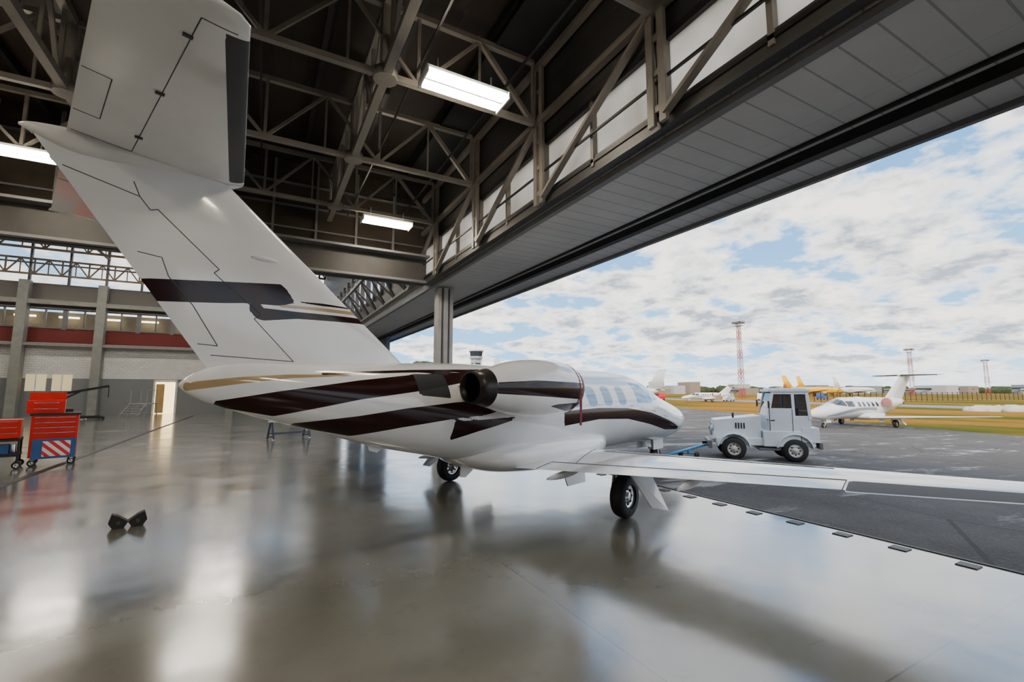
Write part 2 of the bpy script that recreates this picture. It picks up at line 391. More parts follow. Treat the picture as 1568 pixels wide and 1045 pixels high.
# ------------------------------------------------------------ trusses
def truss(mb,p,q,dep,n,cw=.12,ww=.07,mat=0):
    p=Vector(p);q=Vector(q);U=Vector((0,0,dep))
    mb.beam(p,q,cw,cw,mat); mb.beam(p+U,q+U,cw,cw,mat)
    for i in range(n):
        a=p.lerp(q,i/n); b=p.lerp(q,(i+1)/n); c=(a+b)/2
        mb.beam(a,a+U,ww,ww,mat); mb.beam(a,c+U,ww,ww,mat); mb.beam(c+U,b,ww,ww,mat); mb.beam(c,c+U,ww*.7,ww*.7,mat)
    mb.beam(q,q+U,ww,ww,mat)
mb=MB()
ysT=[6.15+2.6*k for k in range(-8,3)]
for y in ysT: truss(mb,(-25.9,y,6.15),(3.75,y,6.15),1.1,15,.085,.05)
for x in (-20,-15.5,-11,-6.9,-2.8,1.3):
    truss(mb,(x,-15.5,6.15),(x,12.4,6.15),1.1,21,.12,.055)
    for y in ysT:
        mb.cyl((x,y,6.08),(x,y,6.22),.17,.17,10,0)
        mb.box((x,y,6.7),(.14,.14,1.1),0)
for i in range(24): mb.beam((-25+i*1.22,-16,7.55),(-25+i*1.22,12.6,7.55),.08,.14,1)
for x,zz in ((1.75,6.35),(-.3,7.0),(3.2,6.6)): mb.beam((x,-15.5,zz),(x,12.4,zz),.03,.03,1)
mb.build('roof_trusses',[M['steel'],M['dsteel']])
mb=MB()
sb=simple('weathered_truss',(.16,.12,.075),.6)
for y in (16,20,24,28,32,36,40): truss(mb,(-25.8,y,10.9),(4.1,y,10.9),1.5,14,.14,.08)
for x in (-22,-16,-10,-4,2): truss(mb,(x,13.2,10.9),(x,41.3,10.9),1.5,14,.12,.07)
truss(mb,(-25.8,40.6,9.3),(4.1,40.6,9.3),1.0,22,.12,.08)
mb.build('roof_trusses_far_bay',[sb])

# ------------------------------------------------------------ ceiling lamps
def lampfix(x,y,z,ln=1.15,mt='lamp'):
    e=empty('ceiling_lamp',(x,y,z))
    mb=MB()
    mb.box((0,0,.07),(ln+.06,.36,.04),0); mb.box((-ln/2-.02,0,.02),(.02,.42,.10),0); mb.box((ln/2+.02,0,.02),(.02,.42,.10),0)
    mb.box((0,0,.03),(ln,.03,.05),0)
    for yy in(-.4,.4): mb.cyl((yy,0,.09),(yy,0,.35),.01,.01,6,0)
    mb.build('housing',[M['white']],e)
    t=MB()
    for yy in (-.17,-.08,.08,.17): t.cyl((-ln/2+.02,yy,.015),(ln/2-.02,yy,.015),.026,.026,8,0)
    t.build('tubes',[M[mt]],e)
for p in ((2.25,5.5),(2.5,11.1),(-4.1,10.8),(-3.9,5.3),(2.25,-.3),(-3.9,-.3),(-9.5,10.8),(-9.5,4.5),(-9.5,-3),(2.25,-6),(-3.9,-6),(-16,8),(-16,0),(-16,-8)):  # besides the few in view, unseen fixtures added to brighten the bay
    lampfix(p[0],p[1],5.82)
for p in ((-2,18),(-10,18),(-18,18),(-2,27),(-10,27),(-18,27),(-2,36),(-10,36),(-18,36)):  # all unseen, added to lift the light inside the far bay
    lampfix(p[0],p[1],10.5,2.4,'fillfar')

# ------------------------------------------------------------ jet aircraft
def interp(tab,a):
    if a<=tab[0][0]: return tab[0][1:]
    if a>=tab[-1][0]: return tab[-1][1:]
    for i in range(len(tab)-1):
        if tab[i][0]<=a<=tab[i+1][0]:
            t=(a-tab[i][0])/(tab[i+1][0]-tab[i][0])
            p0=tab[max(i-1,0)];p1=tab[i];p2=tab[i+1];p3=tab[min(i+2,len(tab)-1)]
            out=[]
            for k in range(1,len(p1)):
                d=p2[0]-p1[0]
                m1=(p2[k]-p0[k])/(p2[0]-p0[0]) if p2[0]!=p0[0] else 0
                m2=(p3[k]-p1[k])/(p3[0]-p1[0]) if p3[0]!=p1[0] else 0
                h00=2*t**3-3*t*t+1;h10=t**3-2*t*t+t;h01=-2*t**3+3*t*t;h11=t**3-t*t
                out.append(h00*p1[k]+h10*d*m1+h01*p2[k]+h11*d*m2)
            return tuple(out)
def lin(tab,a):
    if a<=tab[0][0]: return tab[0][1:]
    for i in range(len(tab)-1):
        if tab[i][0]<=a<=tab[i+1][0]:
            t=(a-tab[i][0])/(tab[i+1][0]-tab[i][0]); return tuple(x+(y-x)*t for x,y in zip(tab[i][1:],tab[i+1][1:]))
    return tab[-1][1:]
FUS=[(-4.78,1.75,.012,.012,.012),(-4.73,1.75,.05,.065,.065),(-4.55,1.76,.11,.16,.17),(-4.2,1.74,.20,.235,.28),(-3.71,1.68,.30,.31,.37),(-3.3,1.62,.38,.39,.44),(-2.73,1.53,.50,.50,.52),
     (-2.1,1.44,.62,.62,.58),(-1.5,1.36,.72,.72,.64),(-.9,1.32,.77,.76,.69),(-.3,1.30,.785,.785,.72),(.5,1.30,.79,.79,.73),(2.2,1.30,.79,.79,.73),(2.8,1.30,.78,.77,.72),(3.3,1.26,.75,.70,.69),
     (3.8,1.19,.70,.56,.64),(4.2,1.13,.65,.49,.59),(4.8,1.06,.55,.42,.51),(5.4,1.00,.42,.34,.39),(5.85,.965,.27,.23,.26),(6.08,.95,.14,.13,.14),(6.16,.945,.05,.05,.05),(6.18,.945,.012,.012,.012)]
A0,A1=-4.78,6.18
DARK=[ [(-4.5,1.55,1.60),(-4.0,1.44,1.69),(-3.2,1.60,1.81),(-2.5,1.69,1.89),(-1.9,1.79,1.93),(-.8,1.93,1.96)],
       [(-3.8,1.33,1.36),(-3.2,1.19,1.42),(-2.7,1.27,1.49),(-2.05,1.35,1.55),(-1.6,1.38,1.57),(-.9,1.53,1.58)],
       [(-2.05,1.07,1.32),(-1.7,1.17,1.32),(-1.1,1.30,1.34)],
       [(-3.6,1.86,1.885),(-2.5,1.915,1.95),(-1.4,1.95,1.99)],
       [(.0,1.15,1.38),(1,1.21,1.40),(2,1.17,1.37),(3,1.02,1.25),(4,.84,1.06),(5.0,.78,.84)] ]
GOLD=[ [(-4.75,1.69,1.77),(-4.3,1.765,1.83),(-3.9,1.82,1.86),(-3.2,1.86,1.875)], [(.0,1.42,1.445),(1,1.44,1.465),(2,1.41,1.435),(3,1.29,1.315),(4,1.10,1.12)] ]
NOZZLE_REFL=[[(-2.52,1.64,1.90),(-2.10,1.60,1.90)]]  # dark reflection of the exhaust nozzle, painted onto the rear fuselage
def bands(tabs):
    def fn(x,y,z):
        best=-1
        for t in tabs:
            if x<t[0][0]-.3 or x>t[-1][0]+.3: continue
            lo,hi=lin(t,x); best=max(best,min(z-lo,hi-z,x-t[0][0],t[-1][0]-x))
        return best
    return fn
def winf(x,y,z):
    best=-1
    if abs(y)>.3:
        for a in (-.15,.35,.85,1.35,1.85):
            best=max(best,(1-(((x-a)/.145)**4+((z-1.60)/.175)**4))*.05)
        best=max(best,min(x-2.4,3.12-x,z-1.45,1.84-z))
    best=max(best,min(x-3.2,3.95-x,z-1.48-(x-3.2)*.12,abs(y)-.03,(1.98-z)))
    return best
def yt(x,t): return 5*t*(.2969*math.sqrt(max(x,0))-.126*x-.3516*x*x+.2843*x**3-.1036*x**4)
def foil_loft(mb,secs,nrm,mat=0,n=22,droop=None):
    R=[]
    xs=[(1-math.cos(math.pi*i/n))/2 for i in range(n+1)]
    N=Vector(nrm)
    for k,(le,te,t) in enumerate(secs):
        le=Vector(le);te=Vector(te);c=(te-le).length
        D=lambda x: N*(-(droop[k])*max(0,(x-.70))/.30) if droop else N*0
        up=[le.lerp(te,x)+N*yt(x,t)*c+D(x) for x in xs]; dn=[le.lerp(te,x)-N*yt(x,t)*c+D(x) for x in xs[1:-1]]
        R.append(up+dn[::-1])
    mb.rings(R,mat,True)
def wheel(mb,c,r,w,tire=0,hub=1):
    c=Vector(c)
    mb.lathe(c,(0,1,0),[(-w/2,r*.55),(-w/2,r*.8),(-w*.38,r*.95),(-w*.15,r),(w*.15,r),(w*.38,r*.95),(w/2,r*.8),(w/2,r*.55)],32,tire)
    mb.lathe(c,(0,1,0),[(-w*.42,.001),(-w*.40,r*.2),(-w*.25,r*.25),(-w*.25,r*.45),(-w*.46,r*.57),(w*.46,r*.57),(w*.25,r*.45),(w*.25,r*.25),(w*.40,r*.2),(w*.42,.001)],32,hub)
    for k in range(8):
        a=k*math.pi/4
        for s in(-1,1): mb.cyl(c+Vector((math.cos(a)*r*.35,s*w*.24,math.sin(a)*r*.35)),c+Vector((math.cos(a)*r*.35,s*w*.3,math.sin(a)*r*.35)),r*.06,r*.06,8,tire)

def make_jet(loc,rz,P,cover,res=1.0,livery=True):
    e=empty('business_jet',loc,rz)
    mb=MB(); ns=int(280*res); nseg=int(96*res); R=[]
    for i in range(ns+1):
        u=i/ns; a=A0+ (A1-A0)*(.5-.5*math.cos(math.pi*u))*.35+ (A1-A0)*u*.65
        zc,hw,ht,hb=interp(FUS,a)
        R.append([(a,hw*math.cos(t),zc+(ht if math.sin(t)>0 else hb)*math.sin(t)) for t in [2*math.pi*k/nseg for k in range(nseg)]])
    mb.rings(R)
    mb.build('fuselage',[P],e,attrs={'dark':bands(DARK if livery else DARK[4:]),'gold':bands(GOLD if livery else []),'win':winf,'rub':bands(NOZZLE_REFL)})
    mb=MB(); R=[]
    BF=[(-1.75,.86,.10,.05),(-1.5,.82,.42,.16),(-1.0,.78,.72,.26),(0,.76,.86,.30),(1.0,.77,.82,.28),(1.7,.82,.5,.2),(2.1,.86,.15,.06)]
    for i in range(41):
        a=-1.75+3.85*i/40; zc,hw,h=interp(BF,a)
        R.append([(a,hw*math.copysign(abs(math.cos(t))**.75,math.cos(t)),zc+h*math.copysign(abs(math.sin(t))**.8,math.sin(t))) for t in [2*math.pi*k/48 for k in range(48)]])
    mb.rings(R); mb.build('belly_fairing',[P],e)
    def wsec(b):
        z=.60+.058*b
        le=1.25-.35*(b/.9) if b<.9 else .9-(b-.9)*.20
        te=-1.0+.034*b
        return le,te,z
    for sd,nm in((-1,'wing_right'),(1,'wing_left')):
        mb=MB(); secs=[]; dr=[]
        bs=[.3+6.75*i/60 for i in range(61)]+[4.375,4.385,6.695,6.705]; bs.sort()
        for b in bs:
            le,te,z=wsec(b); secs.append(((le,sd*b,z),(te,sd*b,z-.01),.135-.004*b)); dr.append(.018 if 4.38<b<6.7 else 0)
        le,te,z=wsec(7.05)
        for db,sh,tt in((.06,.04,.09),(.11,.14,.05),(.13,.25,.015)):
            secs.append(((le-sh,sd*(7.05+db),z),(te+.02,sd*(7.05+db),z-.01),tt)); dr.append(0)
        foil_loft(mb,secs,(0,0,1),n=30,droop=dr)
        def g(x,y,z):
            b=abs(y); le,te,zz=wsec(b); h=te+.28*(le-te); return min(b-4.38,6.7-b,h-x,x-te-.02)
        mb.build(nm,[P],e,attrs={'gray':g})  # aileron's shade and dark reflection put into its colour as matte grey
        sm=MB()
        def surf(x,b):
            le,te,z=wsec(b); c=le-te; f=(le-x)/c; return z-.01*f+yt(f,.135-.004*b)*c+.002
        for (x0,b0,x1,b1) in ((-.60,1.0,-.55,4.36),(-.85,4.36,-.55,4.36),(-.94,1.0,-.60,1.0),(.3,1.3,-.05,4.2),(.55,1.0,-.60,1.4)):
            pts=[]
            for i in range(13):
                x=x0+(x1-x0)*i/12;b=b0+(b1-b0)*i/12; pts.append((x,sd*b,surf(x,b)))
            sm.tube(pts,.004,0,5)
        sm.build('wing_seams',[M['line']],e)
        ff=MB()
        for b in (1.35,3.0):
            le,te,z=wsec(b); R=[]
            for i in range(9):
                u=i/8; r=.05*math.sin(math.pi*min(.97,max(.03,u)))**.6
                R.append([(te+.55-u*.75,sd*b+r*.7*math.cos(t),z-.07-.02*u+r*math.sin(t)) for t in [2*math.pi*k/12 for k in range(12)]])
            ff.rings(R)
        ff.build('flap_fairings',[M['white']],e)
    def fl(z): return -2.41-1.229*(z-2.02)
    def ft(z): return -4.61-.708*(z-1.96)
    mb=MB(); secs=[]
    for i in range(71):
        z=1.78+1.95*i/70; secs.append(((fl(z),0,z),(ft(z),0,z),.085+.01*(z-2)))
    foil_loft(mb,secs,(0,1,0),n=60)
    FD=[[(-5.3,2.46,2.63),(-5.05,2.48,2.68),(-4.5,2.53,2.74),(-3.98,2.60,2.80),(-3.91,2.61,2.74),(-3.86,2.62,2.66)],
        [(-3.95,2.61,2.635),(-3.5,2.63,2.66),(-2.8,2.66,2.69)],
        [(-4.26,2.50,2.60),(-4.20,2.42,2.60),(-4.13,2.40,2.53),(-3.8,2.455,2.53),(-2.85,2.49,2.555)],
        [(-4.30,2.56,2.63),(-4.0,2.57,2.63),(-3.88,2.60,2.63)]]
    FG=[[(-4.0,2.555,2.59),(-2.85,2.585,2.63)]]
    mb.build('tail_fin',[P],e,attrs={'dark':bands(FD if livery else []),'gold':bands(FG if livery else [])})
    def fsurf(a,z):
        c=fl(z)-ft(z); f=(fl(z)-a)/c; return yt(min(max(f,0),1),.085+.01*(z-2))*c
    sm=MB()
    L=[[(-3.81,2.0),(-4.21,2.41),(-4.15,2.46),(-4.28,2.565),(-4.45,2.70),(-4.58,2.81),(-4.54,2.85),(-5.04,3.30),(-5.09,3.28),(-5.17,3.38),(-5.22,3.50)],
       [(-5.17,3.38),(-5.5,3.46),(-5.66,3.50)],[(-3.81,2.0),(-4.55,2.03)],
       [(-4.50,2.12),(-4.72,2.48),(-4.92,2.72),(-4.98,2.88)],[(-4.50,2.12),(-4.66,2.13)],[(-4.98,2.88),(-5.15,2.90)]]
    for pl in L:
        for s in (-1,1):
            pts=[]
            for (a0,z0),(a1,z1) in zip(pl,pl[1:]):
                for i in range(9): a=a0+(a1-a0)*i/8; z=z0+(z1-z0)*i/8; pts.append((a,s*fsurf(a,z),z))
            sm.tube(pts,.0045,0,5)
    sm.build('rudder_seams',[M['line']],e)
    sc=MB()
    for s in(-1,1):
        R=[]
        for i in range(7):
            u=i/6; r=.026*math.sin(math.pi*min(.96,max(.04,u)))**.5; a=-4.02-.26*u; zz=3.03
            R.append([(a,s*(fsurf(a,zz)-.002)+r*math.cos(t),zz+r*math.sin(t)) for t in [2*math.pi*k/10 for k in range(10)]])
        sc.rings(R)
    sc.build('fin_scoops',[P],e)
    mb=MB()
    BU=[(-5.92,3.74,.01,.01),(-5.85,3.74,.045,.04),(-5.6,3.72,.09,.10),(-5.1,3.74,.11,.11),(-4.75,3.76,.08,.08),(-4.55,3.77,.03,.04),(-4.5,3.77,.01,.01)]
    R=[]
    for i in range(31):
        a=-5.92+1.42*i/30; zc,hw,h=interp(BU,a); R.append([(a,hw*math.cos(t),zc+h*math.sin(t)) for t in [2*math.pi*k/24 for k in range(24)]])
    mb.rings(R); mb.build('tail_bullet',[P],e)
    for sd in(-1,1):
        mb=MB(); secs=[]
        def ts(b): return -4.36-.29*b, -5.66+.0*b, 3.77
        for i in range(41):
            b=.02+2.2*i/40; le,te,z=ts(b); secs.append(((le,sd*b,z),(te,sd*b,z),.10))
        le,te,z=ts(2.22)
        for db,sh,tt in ((.07,.02,.085),(.12,.08,.06),(.15,.18,.02)): secs.append(((le-sh,sd*(2.22+db),z),(te-.02,sd*(2.22+db),z),tt))
        foil_loft(mb,secs,(0,0,1),n=48)
        def boot(x,y,z):
            b=abs(y); return min(b-.10,2.17-b, x-(-4.36-.29*b-.13))
        mb.build('tailplane',[P],e,attrs={'rub':boot})
        sm=MB()
        def tsf(x,b):
            le,te,z=ts(b); c=le-te; f=(le-x)/c; return yt(f,.10)*c
        for pl in ([(-5.26,.12),(-5.24,2.2)],[(-5.26,.12),(-5.64,.12)],[(-5.24,2.2),(-5.06,2.2)],[(-5.5,.5),(-5.5,1.15)],[(-5.5,.5),(-5.65,.5)],[(-5.5,1.15),(-5.65,1.15)]):
            (x0,b0),(x1,b1)=pl
            for s in(-1,1):
                sm.tube([(x0+(x1-x0)*i/8,sd*(b0+(b1-b0)*i/8),3.77+s*tsf(x0+(x1-x0)*i/8,b0+(b1-b0)*i/8)) for i in range(9)],.0035,0,5)
        for b in (.45,1.25,2.0):
            sm.box((-5.26,sd*b,3.77-tsf(-5.26,b)-.006),(.05,.02,.018))
        sm.build('elevator_seams',[M['line']],e)
    for sd in(-1,1):
        yc=sd*1.14; zc=1.73
        mb=MB(); prof=[]
        PR=[(-2.12,.205),(-1.95,.25),(-1.7,.315),(-1.4,.36),(-1.05,.38),(-.75,.37),(-.55,.345),(-.45,.31),(-.42,.285)]
        for i in range(61):
            a=-2.12+1.70*i/60; prof.append((a,interp(PR,a)[0]))
        prof+=[(-.44,.26),(-.52,.25),(-.7,.25)]
        mb.lathe((0,yc,zc),(1,0,0),prof,56,0,True,False,True)
        ND=[[(-2.05,1.66,1.79),(-1.5,1.63,1.82),(-.6,1.58,1.80),(-.5,1.58,1.80)],[(-1.2,1.50,1.52),(-.75,1.42,1.53),(-.5,1.42,1.53)]]
        mb.build('engine_nacelle',[P],e,attrs={'dark':bands(ND if livery else [])})
        nz=MB()
        nz.lathe((0,yc,zc),(1,0,0),[(-2.05,.225),(-2.15,.198),(-2.28,.178),(-2.28,.165),(-2.1,.18),(-1.9,.18)],40,0,True,False,True)
        nz.lathe((0,yc,zc),(1,0,0),[(-1.9,.10),(-2.1,.06),(-2.2,.01)],24,0,True)
        nz.build('exhaust_nozzle',[M['blackm']],e)
        cv=MB(); cv.lathe((0,yc,zc),(1,0,0),[(-.60,.357),(-.50,.332),(-.41,.298),(-.385,.26),(-.38,.01)],40,0)
        for k in(-1,1): cv.beam((-.54,yc+sd*.325,zc-.12+k*.02),(-.58,yc+sd*.34,zc-.50),.045,.008,0)
        cv.build('intake_cover',[cover],e)
        py=MB(); secs=[]
        for i in range(9):
            b=.45+.5*i/8; secs.append(((-.65,sd*b,1.74),(-1.95,sd*b,1.76),.11))
        foil_loft(py,secs,(0,0,1)); py.build('pylon',[P],e)
    g=MB()
    def plate(pts,off,mat=3):
        a=[Vector(p) for p in pts]; b=[p+Vector(off) for p in a]
        g.add(a+b,[(0,1,2,3),(7,6,5,4),(0,4,5,1),(1,5,6,2),(2,6,7,3),(3,7,4,0)],mat)
    for sd in(-1,1):
        y=sd*1.83; ox=-.08
        wheel(g,(ox,y,.28),.28,.19,0,1)
        g.cyl((ox+.05,y-sd*.16,.78),(ox+.18,y-sd*.16,.42),.05,.045,14,2); g.cyl((ox+.18,y-sd*.16,.42),(ox,y-sd*.14,.28),.045,.04,14,2)
        g.cyl((ox,y-sd*.16,.28),(ox,y,.28),.035,.035,10,1); g.cyl((ox+.05,y-sd*.16,.7),(ox-.05,y-sd*.15,.34),.025,.025,8,1)
        g.cyl((ox+.05,y-sd*.16,.72),(ox+.02,y-sd*.62,.72),.025,.025,8,2)
        plate([(.30,y+sd*.10,.72),(-.26,y+sd*.10,.71),(-.34,y+sd*.50,.26),(-.10,y+sd*.60,.20)],(0,sd*.02,0))
        plate([(.25,sd*.95,.55),(-.30,sd*.95,.55),(-.25,sd*1.0,.32),(.2,sd*1.0,.32)],(0,sd*.02,0))
    wheel(g,(4.7,0,.145),.215,.13,0,1)
    g.cyl((4.55,0,.75),(4.62,0,.33),.05,.045,14,2); g.box((4.63,0,.34),(.14,.22,.05),2)
    for s in(-1,1): g.cyl((4.63,s*.095,.34),(4.7,s*.09,.145),.022,.022,8,2)
    for s in(-1,1): g.box((4.45,s*.2,.48),(.5,.015,.26),3)
    plate([(-1.1,0,.60),(-1.4,0,.68),(-1.42,0,.48),(-1.32,0,.46)],(0,.015,0)); plate([(-2.6,0,1.04),(-2.9,0,1.12),(-2.85,0,.98),(-2.75,0,.95)],(0,.015,0))
    g.build('landing_gear',[M['black'],M['chrome'],M['white'],P],e)
    return e
PA=paint('jet_paint_maroon',(.86,.87,.89),(.020,.006,.0055),(.42,.30,.16))
PB=paint('jet_paint_white',(.80,.80,.80),(.25,.30,.36),(.3,.33,.4),(.03,.04,.05))
make_jet((3.854,6.598,0),math.radians(18.75),PA,M['maroon'])
x,y=W(26.13,34); j2=make_jet((x,y,-.9),math.radians(173.5),PB,simple('cover_salmon',(.36,.15,.12),.7),.6,False)
x,y=W(45,105); j3=make_jet((x,y,-.93),math.radians(150),PB,M['red'],.35,False)

# ------------------------------------------------------------ tow tug
tp=simple('tug_paint',(.74,.79,.83),.35,0,.06)
e=empty('aircraft_tow_tug',(13.11,7.74,-.24),math.radians(133.4))
b=MB()
b.box((.72,0,.52),(2.45,1.14,.20),0)
b.box((.30,0,.62),(.9,1.26,.42),0)
hv=[(.78,-.52,.55),(2.02,-.48,.55),(2.02,.48,.55),(.78,.52,.55),(.78,-.50,1.24),(1.96,-.44,1.10),(1.96,.44,1.10),(.78,.50,1.24)]
b.add(hv,[(0,3,2,1),(4,5,6,7),(0,1,5,4),(1,2,6,5),(2,3,7,6),(3,0,4,7)],0)
b.box((-.38,0,.74),(.42,1.22,.40),0)
for sy in(-1,1):
    for cx,r in((0,.42),(1.5,.40)):
        R=[]
        for k in range(9):
            a=math.radians(8+164*k/8); cxx=cx+math.cos(a)*r; cz=.32+math.sin(a)*r
            R.append([(cxx,sy*.42,cz),(cxx,sy*.68,cz),(cx+math.cos(a)*(r+.03),sy*.68,.32+math.sin(a)*(r+.03)),(cx+math.cos(a)*(r+.03),sy*.42,.32+math.sin(a)*(r+.03))])
        b.rings(R,0,False)
b.box((2.10,0,.42),(.10,1.2,.22),1); b.box((-.62,0,.46),(.08,1.2,.18),1)
b.box((.62,0,.33),(.5,1.22,.06),1)
b.build('body',[tp,M['gray']],e,bevel=.03)
c=MB()
c.box((.10,.58,1.0),(1.02,.04,.50),0); c.box((.10,-.58,1.0),(1.02,.04,.50),0); c.box((-.40,0,1.0),(.04,1.18,.50),0); c.box((.62,0,1.0),(.04,1.14,.50),0)
for sy in(-1,1):
    c.beam((-.40,sy*.58,1.15),(-.36,sy*.54,1.90),.08,.07,0); c.beam((.62,sy*.58,1.15),(.46,sy*.54,1.90),.07,.06,0); c.beam((-.02,sy*.585,1.15),(-.02,sy*.545,1.9),.07,.05,0)
c.box((.05,0,1.93),(1.02,1.18,.07),0); c.box((.05,0,1.98),(.86,1.02,.04),0)
c.box((.05,.555,1.87),(.9,.03,.08),0);c.box((.05,-.555,1.87),(.9,.03,.08),0)
c.box((.29,.605,1.0),(.56,.012,.9),0)
c.build('cab',[tp],e,bevel=.015)
g=MB()
for sy in(-1,1):
    g.add([(-.36,sy*.575,1.25),(-.06,sy*.575,1.25),(-.06,sy*.55,1.84),(-.34,sy*.55,1.84)],[(0,1,2,3)],0)
    g.add([(.02,sy*.575,1.25),(.57,sy*.575,1.25),(.44,sy*.55,1.84),(.02,sy*.55,1.84)],[(0,1,2,3)],0)
g.add([(.62,-.54,1.25),(.62,.54,1.25),(.47,.5,1.86),(.47,-.5,1.86)],[(0,1,2,3)],0); g.add([(-.4,-.54,1.25),(-.4,.54,1.25),(-.37,.5,1.86),(-.37,-.5,1.86)],[(0,1,2,3)],0)
gm,gnt,gb=newmat('cab_glass'); gb.inputs['Base Color'].default_value=(.03,.035,.04,1); gb.inputs['Roughness'].default_value=.03; gb.inputs['Alpha'].default_value=.8
g.build('cab_windows',[gm],e,fix=False)
d=MB()
for cx,sy in((0,-1),(0,1),(1.5,-1),(1.5,1)):
    wheel(d,(cx,sy*.55,.32),.32,.22,0,1)
for sy in(-.33,.33): d.cyl((2.0,sy,.86),(2.06,sy,.86),.075,.075,16,2)
for k in range(6): d.box((2.03,0,.66+k*.06),(.02,.42,.024),3)
d.cyl((1.45,.3,1.1),(1.45,.3,1.3),.03,.03,10,3)
for k in range(4): d.box((1.2+k*.07,.50,.95),(.03,.02,.16),3)
d.cyl((0,0,2.0),(0,0,2.12),.06,.05,14,4)
d.box((.15,0,.95),(.42,.9,.12),0); d.box((-.12,0,1.2),(.1,.9,.5),0)
d.lathe((.42,.22,1.28),(.5,0,.85),[(-.01,.14),(0,.16),(.01,.14),(0,.13),(-.01,.14)],18,0)
for sy in(-1,1):
    d.beam((.55,sy*.6,1.55),(.62,sy*.78,1.55),.02,.02,3); d.box((.62,sy*.80,1.55),(.03,.12,.20),3)
d.box((.50,.615,1.12),(.1,.02,.025),3); d.box((2.2,0,.4),(.14,.14,.1),3)
for zz in (.02,.57): d.box((zz,.612,1.0),(.012,.01,.88),3)
d.build('wheels_and_fittings',[M['black'],simple('rim_cream',(.62,.6,.55),.4),M['white'],M['dsteel'],simple('beacon_orange',(.8,.25,.02),.3)],e)
mb=MB()
A=Vector((8.75,8.25,.10)); B=Vector((11.36,9.14,.13)); mb.cyl(A,B,.035,.035,12,0)
dirv=(B-A).normalized(); sd=Vector((-dirv.y,dirv.x,0))
mb.beam(A-dirv*.2+sd*.14,A+dirv*.12,.04,.04,0); mb.beam(A-dirv*.2-sd*.14,A+dirv*.12,.04,.04,0)
C=A.lerp(B,.55)
for s in(-1,1):
    P2=C+sd*s*.22; g0=gz(P2.x); c0=Vector((P2.x,P2.y,g0+.11)); mb.lathe(c0,sd,[(-.03,.03),(-.035,.09),(0,.11),(.035,.09),(.03,.03)],16,1)
mb.beam(C+sd*.22-Vector((0,0,.11)),C-sd*.22-Vector((0,0,.11)),.03,.03,0); mb.beam(C,C-Vector((0,0,.12)),.04,.04,0)
mb.lathe(B,(0,0,1),[(-.02,.04),(-.02,.07),(.02,.07),(.02,.04),(-.02,.04)],14,0)
mb.build('tow_bar',[simple('towbar_blue',(.03,.22,.45),.4),M['black']])

# ------------------------------------------------------------ tool cabinet group
m,nt,bb=newmat('hazard_stripes'); tc=nd(nt,'ShaderNodeTexCoord'); sp=nd(nt,'ShaderNodeSeparateXYZ'); lk(nt,tc.outputs['Object'],sp.inputs[0])
q=math_n(nt,'FRACT',math_n(nt,'MULTIPLY',math_n(nt,'ADD',math_n(nt,'ADD',sp.outputs[0],sp.outputs[2]),20),5.5)); lk(nt,mixc(nt,math_n(nt,'GREATER_THAN',q,.5),(.75,.75,.78),(.6,.02,.03)),bb.inputs['Base Color']); HZM=m
e=empty('tool_trolley',(-4.22,14.62,0),math.radians(14))
b=MB()
b.box((0,0,.66),(.78,.6,.94),0); b.box((0,0,1.15),(.84,.64,.05),1)
for k in range(4):
    b.box((0,-.31,.70+k*.115),(.72,.02,.098),0); b.box((0,-.33,.735+k*.115),(.66,.025,.016),2)
b.box((.02,-.315,.38),(.72,.03,.44),3); b.box((.06,-.335,.38),(.46,.02,.34),4)
b.tube([(.40,-.25,1.0),(.5,-.25,1.0),(.5,.25,1.0),(.40,.25,1.0)],.015,2)
for x in(-.32,.32):
    for y in(-.24,.24):
        wheel(b,(x,y,.075),.075,.04,1,2); b.box((x,y,.16),(.06,.07,.07),2)
b.box((-.18,.02,1.32),(.62,.42,.30),0); b.box((-.18,.25,1.55),(.62,.04,.20),0)
for k in range(2): b.box((-.18,-.20,1.24+k*.14),(.56,.015,.11),0); b.box((-.18,-.215,1.27+k*.14),(.4,.02,.014),2)
b.build('cabinet',[M['red'],M['black'],M['chrome'],M['blue'],HZM],e,bevel=.006)
e=empty('parts_cart',(-5.12,14.18,0),math.radians(14))
b=MB()
b.box((0,0,.30),(.95,.6,.06),1); b.box((0,0,.62),(.95,.6,.05),1); b.box((0,.0,.86),(.92,.58,.40),0)
for k in range(3): b.box((0,-.30,.73+k*.125),(.86,.02,.105),0); b.box((0,-.315,.77+k*.125),(.8,.02,.016),3)
for x in(-.45,.45):
    for y in(-.27,.27): b.beam((x,y,.15),(x,y,.66),.035,.035,1); wheel(b,(x,y,.08),.08,.045,1,3)
b.box((.1,0,.42),(.4,.4,.2),2); b.box((-.3,0,.40),(.25,.4,.16),0); b.cyl((.35,-.1,.33),(.35,-.1,.52),.06,.06,12,3)
b.build('cart_body',[M['red'],M['black'],M['blue'],M['chrome']],e,bevel=.006)

